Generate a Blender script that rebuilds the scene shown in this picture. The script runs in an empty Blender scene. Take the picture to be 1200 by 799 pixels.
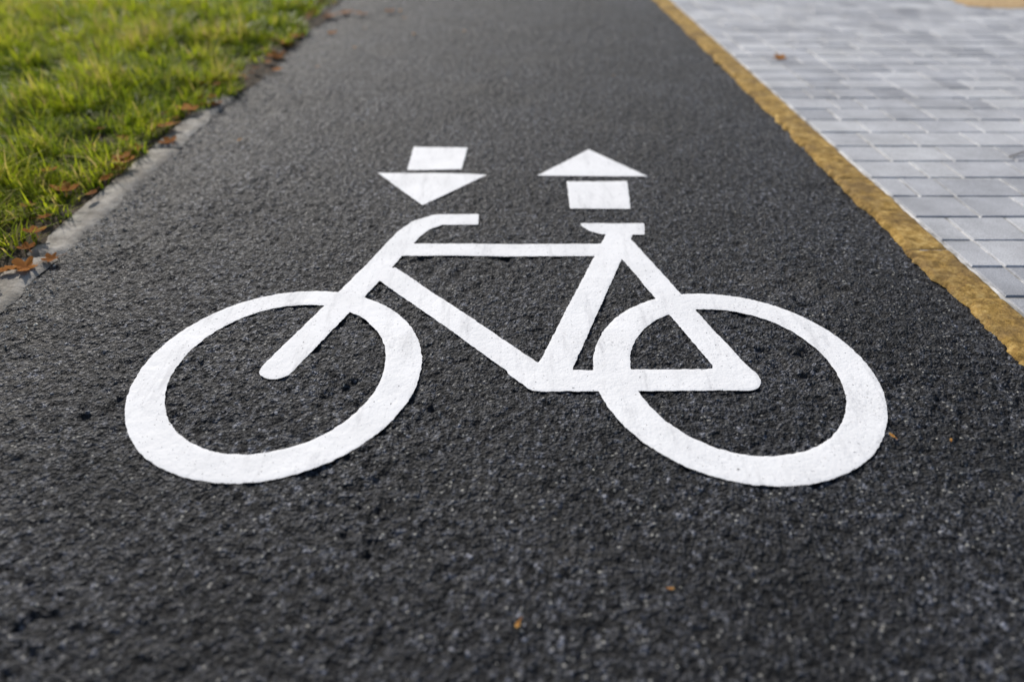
import bpy, math, random
import numpy as np
random.seed(7); rng=np.random.default_rng(7)
S=bpy.context.scene
S.view_settings.view_transform='Standard'
S.view_settings.look='None'
S.view_settings.exposure=0

# ---------------------------------------------------------------- helpers
def hsh(i,j,s):
    v=np.sin(i*127.1+j*311.7+s*74.7)*43758.5453
    return v-np.floor(v)
def vn(x,y,s=0):
    xi=np.floor(x); yi=np.floor(y); fx=x-xi; fy=y-yi
    fx=fx*fx*(3-2*fx); fy=fy*fy*(3-2*fy)
    a=hsh(xi,yi,s); b=hsh(xi+1,yi,s); c=hsh(xi,yi+1,s); d=hsh(xi+1,yi+1,s)
    return (a*(1-fx)+b*fx)*(1-fy)+(c*(1-fx)+d*fx)*fy-0.5
def relief_low(x,y):
    return 0.006*vn(x*0.9+3,y*0.9,1)+0.004*vn(x*5,y*5,2)
def relief_fine(x,y):
    a=vn(x*24+y*3,y*24-x*5,3); b=vn(x*52+y*9,y*55-x*7,4); c=vn(x*118+y*20,y*115-x*17,5)
    tear=np.clip(vn(x*3.1,y*3.1,6)+.6*vn(x*9,y*9,7)-.06,0,1)      # patches with open, torn texture
    return np.minimum((.0036+.014*tear)*a+(.0076+.018*tear)*b+.0068*c-.006*tear,.0030)
def relief(x,y): return relief_low(x,y)+relief_fine(x,y)
def mesh_obj(name,verts,faces,mat=None,smooth=False,parent=None):
    me=bpy.data.meshes.new(name); me.from_pydata([tuple(v) for v in verts],[],faces); me.update()
    me.polygons.foreach_set('use_smooth',[bool(smooth)]*len(me.polygons))
    ob=bpy.data.objects.new(name,me); S.collection.objects.link(ob)
    if mat: me.materials.append(mat)
    if parent: ob.parent=parent
    return ob
def fast_mesh(name,V,F,mat,smooth=False,attr=None):
    me=bpy.data.meshes.new(name); k=F.shape[1]
    me.vertices.add(len(V)); me.vertices.foreach_set('co',V.astype(np.float32).ravel())
    me.loops.add(F.size); me.loops.foreach_set('vertex_index',F.astype(np.int32).ravel())
    me.polygons.add(len(F)); me.polygons.foreach_set('loop_start',np.arange(0,F.size,k,dtype=np.int32))
    me.polygons.foreach_set('loop_total',np.full(len(F),k,dtype=np.int32))
    me.update(calc_edges=True); me.validate()
    me.polygons.foreach_set('use_smooth',np.full(len(me.polygons),bool(smooth)))
    if attr is not None:
        for n,a in attr.items():
            at=me.attributes.new(n,'FLOAT','POINT'); at.data.foreach_set('value',a.astype(np.float32))
    me.materials.append(mat)
    ob=bpy.data.objects.new(name,me); S.collection.objects.link(ob); return ob
def marching(F,xs,ys,zfun):
    ny,nx=F.shape; ins=F<0; verts=[];idx={};faces=[];fv=[]
    c=ins[:-1,:-1].astype(int)+ins[1:,:-1]+ins[:-1,1:]+ins[1:,1:]
    J,I=np.nonzero(c)
    def node(j,i):
        k=(j,i)
        if k not in idx: idx[k]=len(verts); verts.append((xs[i],ys[j])); fv.append(F[j,i])
        return idx[k]
    def edge(a,b):
        k=(a,b) if a<b else (b,a)
        if k not in idx:
            p,q=k; fa=F[p];fb=F[q]; t=fa/(fa-fb)
            idx[k]=len(verts); verts.append((xs[p[1]]*(1-t)+xs[q[1]]*t, ys[p[0]]*(1-t)+ys[q[0]]*t)); fv.append(0.0)
        return idx[k]
    for j,i in zip(J.tolist(),I.tolist()):
        cs=[(j,i),(j,i+1),(j+1,i+1),(j+1,i)]
        if c[j,i]==4: faces.append([node(*p) for p in cs]); continue
        poly=[]
        for n in range(4):
            a=cs[n]; b=cs[(n+1)%4]
            if ins[a]: poly.append(node(*a))
            if ins[a]!=ins[b]: poly.append(edge(a,b))
        if len(poly)>=3: faces.append(poly)
    A=np.array(verts); fv=np.array(fv); z=zfun(A[:,0],A[:,1],fv)
    return np.column_stack([A,z]),faces

# ---------------------------------------------------------------- materials
class M:
    def __init__(s,name):
        s.m=bpy.data.materials.new(name); s.m.use_nodes=True; s.t=s.m.node_tree
        s.b=s.t.nodes['Principled BSDF']; s.out=s.t.nodes['Material Output']
        s.pos=s.n('ShaderNodeNewGeometry').outputs['Position']
    def n(s,ty,**k):
        x=s.t.nodes.new(ty)
        for a,v in k.items(): setattr(x,a,v)
        return x
    def l(s,a,b): s.t.links.new(a,b)
    def noise(s,scale,detail=4,rough=.6,vec=None,dist=0):
        x=s.n('ShaderNodeTexNoise'); x.inputs['Scale'].default_value=scale; x.inputs['Detail'].default_value=detail
        x.inputs['Roughness'].default_value=rough; x.inputs['Distortion'].default_value=dist
        s.l(vec or s.pos,x.inputs['Vector']); return x.outputs['Fac']
    def vor(s,scale):
        x=s.n('ShaderNodeTexVoronoi',feature='F1',voronoi_dimensions='2D'); x.inputs['Scale'].default_value=scale
        s.l(s.pos,x.inputs['Vector'])
        sp=s.n('ShaderNodeSeparateColor'); s.l(x.outputs['Color'],sp.inputs[0])
        return x.outputs['Distance'],sp.outputs[0],sp.outputs[1]
    def ramp(s,f,stops):
        x=s.n('ShaderNodeValToRGB'); e=x.color_ramp.elements
        while len(e)<len(stops): e.new(.5)
        for el,(p,c) in zip(e,stops):
            el.position=p; el.color=(c,c,c,1) if not isinstance(c,tuple) else (*c,1)
        s.l(f,x.inputs[0]); return x.outputs['Color']
    def mix(s,f,a,b,mode='MIX'):
        x=s.n('ShaderNodeMix',data_type='RGBA',blend_type=mode)
        for v,i in ((f,0),(a,6),(b,7)):
            if isinstance(v,(int,float)): x.inputs[i].default_value=v
            elif isinstance(v,tuple): x.inputs[i].default_value=(*v,1)
            else: s.l(v,x.inputs[i])
        return x.outputs[2]
    def math(s,op,a,b=0.0,clamp=False):
        x=s.n('ShaderNodeMath',operation=op,use_clamp=clamp)
        for v,i in ((a,0),(b,1)):
            if isinstance(v,(int,float)): x.inputs[i].default_value=v
            else: s.l(v,x.inputs[i])
        return x.outputs[0]
    def bump(s,h,dist,strength=1,prev=None):
        x=s.n('ShaderNodeBump'); x.inputs['Distance'].default_value=dist; x.inputs['Strength'].default_value=strength
        s.l(h,x.inputs['Height'])
        if prev: s.l(prev,x.inputs['Normal'])
        return x.outputs['Normal']
    def attr(s,name):
        x=s.n('ShaderNodeAttribute',attribute_name=name); return x.outputs['Fac']
    def set(s,k,v):
        if isinstance(v,(int,float)): s.b.inputs[k].default_value=v
        elif isinstance(v,tuple): s.b.inputs[k].default_value=(*v,1)
        else: s.l(v,s.b.inputs[k])

def asphalt_color(m,rich=True):
    g=m.noise(55,3,.8)
    d,r1,r2=m.vor(115)
    c=m.ramp(g,[(.40,(.0020,.0022,.0030)),(.49,(.010,.0108,.0135)),(.60,(.058,.061,.071))])
    c=m.mix(1,c,m.ramp(r2,[(0,.35),(.7,1.0),(.9,1.9),(1,4.0)]),'MULTIPLY')          # individual stones
    if rich:
        c=m.mix(1,c,m.ramp(m.noise(2.2,4,.7),[(.38,.60),(.62,1.5)]),'MULTIPLY')
    flk=m.math('MULTIPLY',m.ramp(r1,[(.955,0.),(.975,1.)]),m.ramp(d,[(.25,1.),(.45,0.)]))
    c=m.mix(m.math('MULTIPLY',flk,.85),c,(.33,.325,.30))
    return c,g,d
def asphalt_bump(m,g,d,k=1.0):
    h=m.math('SUBTRACT',m.math('MULTIPLY',g,1.8),m.math('MULTIPLY',d,.65))
    return m.bump(h,.012*k,1)

mA=M('asphalt_mat'); c,g,d=asphalt_color(mA)
st=mA.ramp(mA.noise(1.7,4,.65),[(.56,0.),(.70,1.)])
c=mA.mix(mA.math('MULTIPLY',st,.20),c,(.15,.138,.12))
sx=mA.n('ShaderNodeSeparateXYZ'); mA.l(mA.pos,sx.inputs[0])
ed=mA.n('ShaderNodeMapRange'); mA.l(sx.outputs[0],ed.inputs[0]); ed.inputs[1].default_value=-1.0; ed.inputs[2].default_value=-1.5
dust=mA.math('MULTIPLY',ed.outputs[0],mA.ramp(mA.noise(11,4,.75),[(.40,0.),(.60,1.)]))
c=mA.mix(mA.math('MULTIPLY',dust,.5),c,(.17,.155,.13))
mA.set('Base Color',c); mA.set('Roughness',mA.ramp(g,[(.35,.9),(.62,.52)])); mA.set('Normal',asphalt_bump(mA,g,d)); mA.set('Specular IOR Level',.42)

mP=M('road_paint_mat'); ca,g,d=asphalt_color(mP,False)
white=mP.ramp(mP.noise(7,4,.6),[(.35,(.79,.79,.79)),(.62,(.86,.86,.86))])
mp=mP.n('ShaderNodeMapping'); mp.inputs['Rotation'].default_value=(0,0,math.radians(35)); mp.inputs['Scale'].default_value=(14,2.2,1)
mP.l(mP.pos,mp.inputs['Vector'])
sm=mP.ramp(mP.noise(1.2,5,.78,vec=mp.outputs[0]),[(.52,0.),(.68,1.)])
white=mP.mix(mP.math('MULTIPLY',sm,.40),white,(.38,.38,.39))
speck=mP.ramp(mP.noise(120,3,.7),[(.30,1.),(.345,0.)])
wear=mP.math('MULTIPLY',mP.ramp(mP.noise(90,4,.8),[(.54,0.),(.62,1.)]),mP.ramp(mP.noise(3.7,4,.6),[(.54,0.),(.70,1.)]))
f=mP.math('MAXIMUM',speck,mP.math('MULTIPLY',wear,.5),True)
mP.set('Base Color',mP.mix(f,white,ca)); mP.set('Roughness',.75); mP.set('Normal',asphalt_bump(mP,g,d,.045)); mP.set('Specular IOR Level',.3)

mK=M('kerb_concrete_mat')
c=mK.ramp(mK.noise(14,6,.75),[(.35,(.19,.172,.145)),(.65,(.45,.42,.37))])
c=mK.mix(mK.ramp(mK.noise(3,4),[(.48,0.),(.65,.7)]),c,(.12,.10,.075))
mK.set('Base Color',c); mK.set('Roughness',.95); mK.set('Normal',mK.bump(mK.noise(90,4),.005))

mY=M('yellow_concrete_mat')
c=mY.ramp(mY.noise(26,6,.8),[(.36,(.17,.10,.022)),(.5,(.42,.26,.068)),(.64,(.64,.45,.17))])
c=mY.mix(mY.ramp(mY.noise(5,5,.78),[(.45,0.),(.62,.7)]),c,(.17,.11,.05))
c=mY.mix(mY.attr('joint'),c,(.05,.035,.02))
mY.set('Base Color',c); mY.set('Roughness',.9); mY.set('Normal',mY.bump(mY.noise(130,4,.75),.006)); mY.set('Specular IOR Level',.25)

mV=M('paver_mat')
c=mV.ramp(mV.attr('var'),[(0.,(.35,.358,.38)),(.5,(.46,.466,.485)),(1.,(.53,.535,.545))])
c=mV.mix(1,c,mV.ramp(mV.noise(3.,5,.7),[(.36,.80),(.62,1.12)]),'MULTIPLY')
c=mV.mix(1,c,mV.ramp(mV.noise(200,2,.7),[(.35,.8),(.65,1.15)]),'MULTIPLY')
mV.set('Base Color',c); mV.set('Roughness',.85); mV.set('Specular IOR Level',.3); mV.set('Normal',mV.bump(mV.noise(220,3,.7),.002))

mJ=M('joint_sand_mat')
mJ.set('Base Color',mJ.ramp(mJ.noise(12,4),[(.40,(.26,.25,.23)),(.6,(.76,.74,.70))])); mJ.set('Roughness',1)

mS=M('soil_mat')
c=mS.ramp(mS.noise(35,6,.75),[(.36,(.022,.017,.010)),(.52,(.075,.055,.034)),(.66,(.18,.135,.09))])
mS.set('Base Color',c); mS.set('Roughness',1); mS.set('Normal',mS.bump(mS.noise(60,4,.7),.015))

mT=M('terrain_mat')
c=mT.ramp(mT.noise(3,6,.7),[(.35,(.03,.045,.01)),(.65,(.08,.11,.02))])
mT.set('Base Color',c); mT.set('Roughness',1)

mD=M('sand_mat')
mD.set('Base Color',mD.ramp(mD.noise(30,5),[(.35,(.38,.24,.11)),(.65,(.60,.43,.23))])); mD.set('Roughness',1)

def leafy(name,stops,trans,rough,spec):
    m=M(name); c=m.ramp(m.attr('var'),stops)
    tr=m.n('ShaderNodeBsdfTranslucent'); mx=m.n('ShaderNodeMixShader'); mx.inputs[0].default_value=trans
    m.l(c,m.b.inputs['Base Color']); m.l(c,tr.inputs['Color']); m.set('Roughness',rough); m.set('Specular IOR Level',spec)
    m.l(m.b.outputs[0],mx.inputs[1]); m.l(tr.outputs[0],mx.inputs[2]); m.l(mx.outputs[0],m.out.inputs[0]); return m
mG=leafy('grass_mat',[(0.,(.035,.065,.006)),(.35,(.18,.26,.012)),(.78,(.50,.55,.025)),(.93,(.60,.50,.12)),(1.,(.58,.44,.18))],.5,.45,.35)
mL=leafy('dry_leaf_mat',[(0.,(.07,.03,.012)),(.45,(.27,.10,.02)),(.8,(.44,.19,.04)),(.9,(.48,.26,.07)),(1.,(.66,.52,.24))],.15,.9,.1)
mB=M('pale_stone_mat'); mB.set('Base Color',mB.ramp(mB.attr('var'),[(0.,(.10,.10,.10)),(.6,(.34,.33,.31)),(1.,(.70,.66,.55))])); mB.set('Roughness',.8)

# ---------------------------------------------------------------- ground
R=1500
mesh_obj('ground',[(-R,-R,-.03),(R,-R,-.03),(R,R,-.03),(-R,R,-.03)],[(0,1,2,3)],mT.m)

# asphalt cycle path with real relief
xs=np.arange(-1.52,1.43,.0058)
ys=[-3.0]
while ys[-1]<60:
    y=ys[-1]; ys.append(y+(0.05 if y<.3 else max(.0052,.0052*(y/1.3)**1.5)))
ys=np.array(ys); X,Y=np.meshgrid(xs,ys)
Z=relief_low(X,Y)+relief_fine(X,Y)*np.clip(1.25-Y/12,.15,1)
Z=np.minimum(Z,.0085)
n=len(xs); m_=len(ys)
idx=np.arange(n*m_).reshape(m_,n)
F=np.stack([idx[:-1,:-1],idx[:-1,1:],idx[1:,1:],idx[1:,:-1]],-1).reshape(-1,4)
asp=fast_mesh('asphalt_cycle_path',np.column_stack([X.ravel(),Y.ravel(),Z.ravel()]),F,mA.m,True)

# ---------------------------------------------------------------- painted symbols
def seg(X,Y,a,b,r):
    ax,ay=a;bx,by=b; dx=bx-ax;dy=by-ay
    t=np.clip(((X-ax)*dx+(Y-ay)*dy)/(dx*dx+dy*dy),0,1)
    return np.hypot(X-ax-t*dx,Y-ay-t*dy)-r
def poly(X,Y,P):
    d=np.full(X.shape,1e9); inside=np.zeros(X.shape,bool)
    for i in range(len(P)):
        a=P[i];b=P[(i+1)%len(P)]
        d=np.minimum(d,seg(X,Y,a,b,0))
        cond=((a[1]>Y)!=(b[1]>Y))
        xc=(b[0]-a[0])*(Y-a[1])/(b[1]-a[1]+1e-12)+a[0]
        inside^=cond&(X<xc)
    return np.where(inside,-d,d)
def bar(X,Y,a,b,r):
    dx=b[0]-a[0];dy=b[1]-a[1];L=math.hypot(dx,dy);nx=-dy/L*r;ny=dx/L*r
    return poly(X,Y,[(a[0]+nx,a[1]+ny),(b[0]+nx,b[1]+ny),(b[0]-nx,b[1]-ny),(a[0]-nx,a[1]-ny)])
def ell(X,Y,cx,cy,rx,ry):
    k=np.hypot((X-cx)/rx,(Y-cy)/ry); return (k-1)*min(rx,ry)
def ring(X,Y,o,i): return np.maximum(ell(X,Y,*o),-ell(X,Y,*i))
def paint(name,x0,x1,y0,y1,fn,step=.0042):
    xs=np.arange(x0,x1,step);ys=np.arange(y0,y1,step);X,Y=np.meshgrid(xs,ys)
    F=fn(X,Y)+.0022*vn(X*60,Y*60,11)+.0012*vn(X*14,Y*14,12)+.0026*vn(X*150,Y*150,13)
    V,Fc=marching(F,xs,ys,lambda x,y,f:relief_low(x,y)+np.clip(relief_fine(x,y),-.006,.006)*.06+.0032+.0006*np.clip(-f/.006,0,1))
    return mesh_obj(name,V,Fc,mP.m,True)
def bike(X,Y):
    P=[ring(X,Y,(-.601,1.395,.364,.390),(-.604,1.399,.2715,.308)),
       ring(X,Y,(.5715,1.383,.360,.387),(.573,1.384,.265,.300)),
       seg(X,Y,(-.6113,1.400),(-.4298,1.943),.044), seg(X,Y,(-.4298,1.943),(-.388,2.085),.044),
       seg(X,Y,(-.388,2.085),(-.362,2.165),.045),seg(X,Y,(-.362,2.165),(-.328,2.232),.045),
       seg(X,Y,(-.328,2.232),(-.272,2.276),.045),bar(X,Y,(-.275,2.278),(-.1216,2.283),.043),
       bar(X,Y,(-.37,2.050),(.325,2.048),.043),
       bar(X,Y,(-.41,1.905),(.05,1.385),.042), seg(X,Y,(.03,1.40),(.07,1.357),.044),
       bar(X,Y,(.095,1.36),(.3866,2.19),.045),
       poly(X,Y,[(.2463,2.248),(.4782,2.251),(.467,2.160),(.317,2.162),(.272,2.188),(.25,2.225)]),
       bar(X,Y,(.372,2.11),(.585,1.362),.043), seg(X,Y,(.07,1.3526),(.59,1.3546),.043),
       seg(X,Y,(.57,1.40),(.588,1.362),.046)]
    r=P[0]
    for p in P[1:]: r=np.minimum(r,p)
    return r
paint('painted_bicycle_symbol',-1.02,1.0,.94,2.38,bike)
def arrD(X,Y): return np.minimum(poly(X,Y,[(-.4455,3.029),(-.2009,3.018),(-.2122,2.7555),(-.4424,2.7555)]),
                                 poly(X,Y,[(-.5588,2.718),(-.33,2.722),(-.1027,2.700),(-.3398,2.400)]))
def arrU(X,Y): return np.minimum(poly(X,Y,[(.3457,2.997),(.1024,2.691),(.560,2.682)]),
                                 poly(X,Y,[(.222,2.6285),(.4694,2.637),(.4456,2.3697),(.218,2.3697)]))
paint('painted_direction_arrow',-.6,-.06,2.36,3.07,arrD)
paint('painted_direction_arrow.001',.06,.60,2.33,3.04,arrU)

# ---------------------------------------------------------------- yellow edging band
def yedge(y): return 1.355-.0135*y
x_=np.arange(1.1,1.54,.009); y_=np.arange(-1.,16,.0095); X,Y=np.meshgrid(x_,y_)
Fl=(yedge(Y)-X)+.020*vn(X*3,Y*9,21)+.016*vn(X*8,Y*26,22)+.012*vn(X*60,Y*60,23)
Fr=X-(yedge(Y)+.138)+.004*vn(X*3,Y*20,24)
def jt(y): 
    q=np.mod(y+.07,.30); q=np.minimum(q,.30-q); return np.clip(1-q/.007,0,1)
def yz(x,y,f): return .015+.003*vn(x*4,y*4,25)+.004*vn(x*40,y*40,26)-.015*(1-np.clip(-f/.012,0,1))**2-.006*jt(y)
V,Fc=marching(np.maximum(Fl,Fr),x_,y_,yz)
yo=mesh_obj('yellow_edging_strip',V,Fc,mY.m,True)
a=yo.data.attributes.new('joint','FLOAT','POINT'); a.data.foreach_set('value',(jt(V[:,1])*.8).astype(np.float32))

# ---------------------------------------------------------------- pavers
V=[];F=[];var=[]
def block(x0,x1,y0,y1):
    h=.014+random.uniform(-.0012,.0012); tx=random.uniform(-.0015,.0015); ty=random.uniform(-.0015,.0015)
    b=.004; g=.0042; base=len(V); v=min(1,max(0,random.gauss(.5,.3)))
    jx=random.uniform(-.0012,.0012); jy=random.uniform(-.0012,.0012)
    for (ins,z) in ((g,-.015),(g,h-b),(g+b,h)):
        for (sx,sy) in ((0,0),(1,0),(1,1),(0,1)):
            x=(x0+ins) if sx==0 else (x1-ins); y=(y0+ins) if sy==0 else (y1-ins)
            zz=z+((sx-.5)*tx+(sy-.5)*ty if z>0 else 0)
            V.append((x+jx-.0135*y,y+jy,zz)); var.append(v)
    for k in (0,4):
        for i in range(4):
            j=(i+1)%4; F.append((base+k+i,base+k+j,base+k+4+j,base+k+4+i))
    F.append((base+8,base+9,base+10,base+11))
y=-1.0; X0=1.355+.141
while y<17:
    d=.182
    x=X0; first=True
    while x<9.5:
        w=random.choice([.14,.21,.21,.27,.27]) if not first else random.choice([.11,.17,.24])
        first=False
        block(x,x+w,y,y+d); x+=w
    y+=d
pv=fast_mesh('paver_pavement',np.array(V),np.array(F),mV.m,False,{'var':np.array(var)})
mesh_obj('paver_joint_sand',[(1.40,-1,.0095),(9.4,-1,.0095),(9.2,17,.0095),(1.19,17,.0095)],[(0,1,2,3)],mJ.m)

# ---------------------------------------------------------------- kerb
V=[];F=[]
y=-1.0
while y<16:
    L=1.0; nx=7; ny=50; b=len(V); dz=random.uniform(-.002,.002)
    for j in range(ny+1):
        for i in range(nx+1):
            xx=-1.625+.128*i/nx; yy=y+.004+(L-.008)*j/ny
            e=(i in(0,nx)) or (j in(0,ny))
            z=.012+dz+.006*float(vn(np.float64(xx*22),np.float64(yy*22),31))-(.012 if e else 0)
            xj=.014*float(vn(np.float64(3.),np.float64(yy*12),32))+.01*float(vn(np.float64(5.),np.float64(yy*40),33)) if i>=nx-1 else 0
            V.append((xx-.008*(yy-2)+xj,yy,z))
    for j in range(ny):
        for i in range(nx):
            p=b+j*(nx+1)+i; F.append((p,p+1,p+nx+2,p+nx+1))
    y+=L
mesh_obj('concrete_kerb',V,F,mK.m,True)

# ---------------------------------------------------------------- soil verge
def sedge(y):
    t=np.clip((y-3.35)/.7,0,1)
    return -1.595-.008*(y-2)+t*.14
x_=np.arange(-9,-1.25,.03); y_=np.arange(-1,17,.035); X,Y=np.meshgrid(x_,y_)
Fs=X-sedge(Y)+.09*vn(X*2,Y*4,41)+.06*vn(X*12,Y*12,42)
V,Fc=marching(Fs,x_,y_,lambda x,y,f:.018+.012*vn(x*9,y*9,43)+.03*np.clip(-f/.6,0,1)*(1+vn(x*2,y*2,44))-.018*(1-np.clip(-f/.08,0,1)))
mesh_obj('soil_verge',V,Fc,mS.m,True)

# ---------------------------------------------------------------- grass
def grass_pts(x0,x1,y0,y1,dens):
    N=int((x1-x0)*(y1-y0)*dens); x=rng.uniform(x0,x1,N); y=rng.uniform(y0,y1,N)
    e=-1.585-.01*(y-2)+np.clip((y-3.35)/.9,0,1)*.06+.13*vn(y*3,y*0+2,51)+.08*vn(y*11,y*0+2,56)
    dd=e-x
    cl=vn(x*6,y*6,52)+.7*vn(x*15,y*15,53)
    keep=(dd>0)&(rng.uniform(0,1,N)<np.clip(.25+dd*6,0,1)*np.clip(.85+cl*1.5,.10,1))
    return x[keep],y[keep],dd[keep],cl[keep]
P=[grass_pts(-4.9,-1.4,.9,5.0,9000),grass_pts(-5.8,-1.4,5.0,8.5,6000),grass_pts(-9,-4.9,0,5,1200),grass_pts(-9,-5.8,5,8.5,1200),grass_pts(-9,-1.4,8.5,16,1200)]
x=np.concatenate([p[0] for p in P]);y=np.concatenate([p[1] for p in P]);dd=np.concatenate([p[2] for p in P]);cl=np.concatenate([p[3] for p in P])
N=len(x)
L=(.05+.085*rng.uniform(0,1,N)**1.5)*np.clip(.65+dd*1.6,.6,1.2)*(1+1.0*cl)
az=rng.uniform(0,2*math.pi,N); 
taz=6.28*(hsh(np.floor(x*9),np.floor(y*9),57))
az=np.where(rng.uniform(0,1,N)<.6,taz+rng.normal(0,.7,N),az)
edge_=rng.uniform(0,1,N)<np.clip(.6-dd*4,0,.6); az=np.where(edge_,rng.normal(0,.9,N),az)
lean=rng.uniform(.15,1.2,N); w=rng.uniform(.0018,.0044,N)*np.clip(y/3.2,1,1.8)
dx=np.cos(az);dy=np.sin(az); wa=az+math.pi/2+rng.uniform(-.5,.5,N); wx=np.cos(wa)*w;wy=np.sin(wa)*w
z0=.006+.03*np.clip(dd/.6,0,1)
def pt(t,k,side):
    bend=L*lean*t**1.7; z=z0+L*(t-.38*lean*t*t)
    return np.column_stack([x+dx*bend+wx*k*side,y+dy*bend+wy*k*side,z])
Vs=np.stack([pt(0,1,-1),pt(0,1,1),pt(.5,.85,-1),pt(.5,.85,1),pt(1,.12,-1),pt(1,.12,1)],1).reshape(-1,3)
b=np.arange(N)*6
Fg=np.concatenate([np.stack([b,b+1,b+3,b+2],1),np.stack([b+2,b+3,b+5,b+4],1)])
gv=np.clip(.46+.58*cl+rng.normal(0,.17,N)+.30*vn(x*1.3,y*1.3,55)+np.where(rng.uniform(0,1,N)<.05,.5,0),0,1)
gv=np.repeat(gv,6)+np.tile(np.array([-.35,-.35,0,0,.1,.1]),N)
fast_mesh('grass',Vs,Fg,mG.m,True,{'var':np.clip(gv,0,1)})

# ---------------------------------------------------------------- fallen leaves
V=[];F=[];var=[]
def leaf(x,y,z,s,maple=True,tone=None):
    b=len(V); n=30; rot=random.uniform(0,6.28); tx=random.uniform(-.25,.25);ty=random.uniform(-.25,.25);cu=random.uniform(.05,.4)
    v=random.uniform(.25,.85) if tone is None else tone
    c,s_=math.cos(rot),math.sin(rot)
    def put(px,py,vv):
        r=math.hypot(px,py); zz=cu*r*r/s*.9+.15*abs(px)*cu+tx*px*.6+ty*py*.6
        V.append((x+px*c-py*s_,y+px*s_+py*c,z+max(zz,-.004)+.004)); var.append(vv)
    put(0,0,v*.6)
    for k in range(n):
        t=2*math.pi*k/n
        if maple: r=s*(.50+.46*abs(math.cos(2.5*(t)))**.8+.05*math.sin(15*t))*(1 if abs(t-math.pi)>.5 else .65)
        else: r=s*.5/math.sqrt((math.cos(t)*.6)**2+(math.sin(t)/.9)**2)
        r*=random.uniform(.88,1.1)
        put(r*math.cos(t),r*math.sin(t),min(1,v+random.uniform(-.12,.12)))
    for k in range(n): F.append((b,b+1+k,b+1+(k+1)%n))
    b=len(V)
    for (t,w_) in ((0,.0012),(-1.6*s,.0009)):
        for q in (-1,1):
            V.append((x+t*c-q*w_*s_,y+t*s_+q*w_*c,z+.006)); var.append(v*.7)
    F.append((b,b+1,b+3,b+2))
for (lx,ly,s,t) in [(-1.55,1.90,.05,.6),(-1.60,1.80,.04,.45),(-1.50,1.96,.03,.4),(-1.56,3.05,.045,.55),(-1.62,3.2,.06,.6),(-1.62,3.45,.06,.7),(-1.55,3.60,.05,.5),
    (-1.70,2.45,.05,.7),(-1.62,2.1,.04,.55),(-1.62,2.75,.05,.8),(-1.45,5.9,.07,.6),(-1.22,6.0,.06,.6),(-1.35,6.05,.07,.45),(-1.5,4.6,.07,.5),(-1.53,5.2,.06,.6),
    (-1.58,4.1,.06,.55),(-1.7,3.9,.06,.7),(-1.52,4.9,.06,.6),(-1.9,3.3,.05,.7),(-1.0,6.1,.05,.5),(-1.42,4.3,.04,.6),(-1.3,5.3,.04,.7)]:
    leaf(lx,ly,.014 if lx>-1.6 else .040,s,True,t)
for i in range(120):
    ly=random.uniform(1.3,9); lx=-1.58-.008*(ly-2)+min(1,max(0,(ly-3.3)/.8))*.12-abs(random.gauss(0,.12))
    leaf(lx,ly,.018+random.uniform(0,.035),random.uniform(.014,.042),random.random()<.6)
for i in range(45):
    ly=random.uniform(1.5,9); lx=-1.75-random.uniform(0,3); leaf(lx,ly,.07,random.uniform(.02,.035))
leaf(1.70,4.58,.016,.050,True,.85)
for (lx,ly,s) in [(.872,1.145,.011),(1.0,1.13,.006),(.01,.674,.009),(.29,.745,.006),(-1.06,4.9,.018),(-.71,5.3,.026),(.6,4.2,.008),(-1.26,3.1,.014),(-.86,5.9,.024),(-.35,5.4,.016),(-1.1,5.5,.016),(-.93,6.2,.024),(-1.2,4.4,.014)]:
    leaf(lx,ly,.004,s,False,1.0)
lo=mesh_obj('fallen_leaves',V,F,mL.m,False)
a=lo.data.attributes.new('var','FLOAT','POINT'); a.data.foreach_set('value',np.array(var,dtype=np.float32))

# loose grit on the asphalt
V=[];F=[];var=[]
def stone(x,y,z,s):
    b=len(V); v=random.random()
    for (dx_,dy_,dz_) in ((1,0,0),(0,1,0),(-1,0,0),(0,-1,0),(0,0,.8)):
        j=random.uniform(.6,1.2); V.append((x+dx_*s*j+random.uniform(-.3,.3)*s,y+dy_*s*j,z+dz_*s*j)); var.append(v)
    for k in range(4): F.append((b+k,b+(k+1)%4,b+4))
for i in range(3200):
    sx_=random.uniform(-1.5,1.34); sy=.45+random.random()**1.4*7
    stone(sx_,sy,float(relief(np.float64(sx_),np.float64(sy)))+.0005,random.uniform(.0013,.0032)*(1 if random.random()<.97 else 1.9))
for i in range(1800):
    sy=random.uniform(1.2,9); sx_=-1.49+abs(random.gauss(0,.08)); stone(sx_,sy,.003,random.uniform(.0015,.006))
lo=mesh_obj('loose_grit',V,F,mB.m,False)
a=lo.data.attributes.new('var','FLOAT','POINT'); a.data.foreach_set('value',np.array(var,dtype=np.float32))

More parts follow.
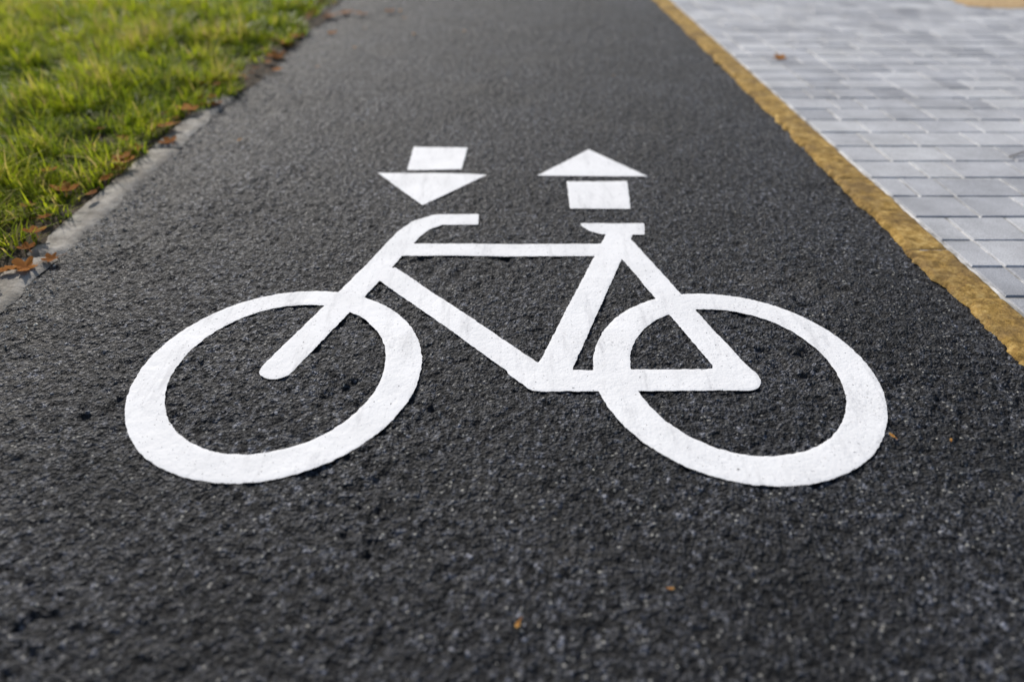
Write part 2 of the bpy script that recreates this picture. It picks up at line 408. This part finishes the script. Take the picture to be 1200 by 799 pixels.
# sand patch on the pavers
x_=np.arange(3.0,6.2,.03); y_=np.arange(5.6,8.2,.03); X,Y=np.meshgrid(x_,y_)
Fd=(np.hypot((X-4.55)/.74,(Y-6.70)/.50)-1)*.4+.22*vn(X*3,Y*3,61)+.08*vn(X*14,Y*14,62)
V,Fc=marching(Fd,x_,y_,lambda x,y,f:.017+.03*np.clip(-f/.3,0,1)+.008*vn(x*12,y*12,63)*np.clip(-f/.1,0,1))
mesh_obj('sand_patch',V,Fc,mD.m,True)

# twig on the pavers
V=[];F=[]
pts=[(2.15,2.86,.018),(2.23,2.90,.024),(2.30,2.89,.022),(2.38,2.93,.02)]
for i,p in enumerate(pts):
    for k in range(5):
        t=k*1.2566; r=.0028*(1-.15*i); V.append((p[0],p[1]+r*math.cos(t),p[2]+r*math.sin(t)))
for i in range(3):
    for k in range(5): F.append((i*5+k,i*5+(k+1)%5,(i+1)*5+(k+1)%5,(i+1)*5+k))
tw=mesh_obj('twig',V,F,mS.m,True)

# ---------------------------------------------------------------- light
w=bpy.data.worlds.new('World'); S.world=w; w.use_nodes=True
nt=w.node_tree; bg=nt.nodes['Background']; sky=nt.nodes.new('ShaderNodeTexSky'); sky.sky_type='NISHITA'; sky.sun_disc=False
EL=math.radians(35); AZ=math.radians(-28)
sky.sun_elevation=EL; sky.sun_rotation=AZ; sky.dust_density=2.0; sky.air_density=.9
nt.links.new(sky.outputs[0],bg.inputs[0]); bg.inputs[1].default_value=.11
sun=bpy.data.lights.new('sun','SUN'); sun.energy=4.0; sun.angle=math.radians(1.5); sun.color=(1,.96,.90)
so=bpy.data.objects.new('sun',sun); S.collection.objects.link(so)
from mathutils import Vector
d=Vector((math.sin(AZ)*math.cos(EL),math.cos(AZ)*math.cos(EL),math.sin(EL)))
so.rotation_euler=d.to_track_quat('Z','Y').to_euler(); so.location=d*20

# ---------------------------------------------------------------- camera
cam=bpy.data.cameras.new('camera'); co=bpy.data.objects.new('camera',cam); S.collection.objects.link(co)
co.location=(0,0,1.1); co.rotation_euler=(math.radians(90-35.80),0,0)
cam.lens=24; cam.sensor_width=36; cam.clip_end=5000; cam.clip_start=.05
cam.dof.use_dof=True; cam.dof.focus_distance=1.85; cam.dof.aperture_fstop=1.05
S.camera=co
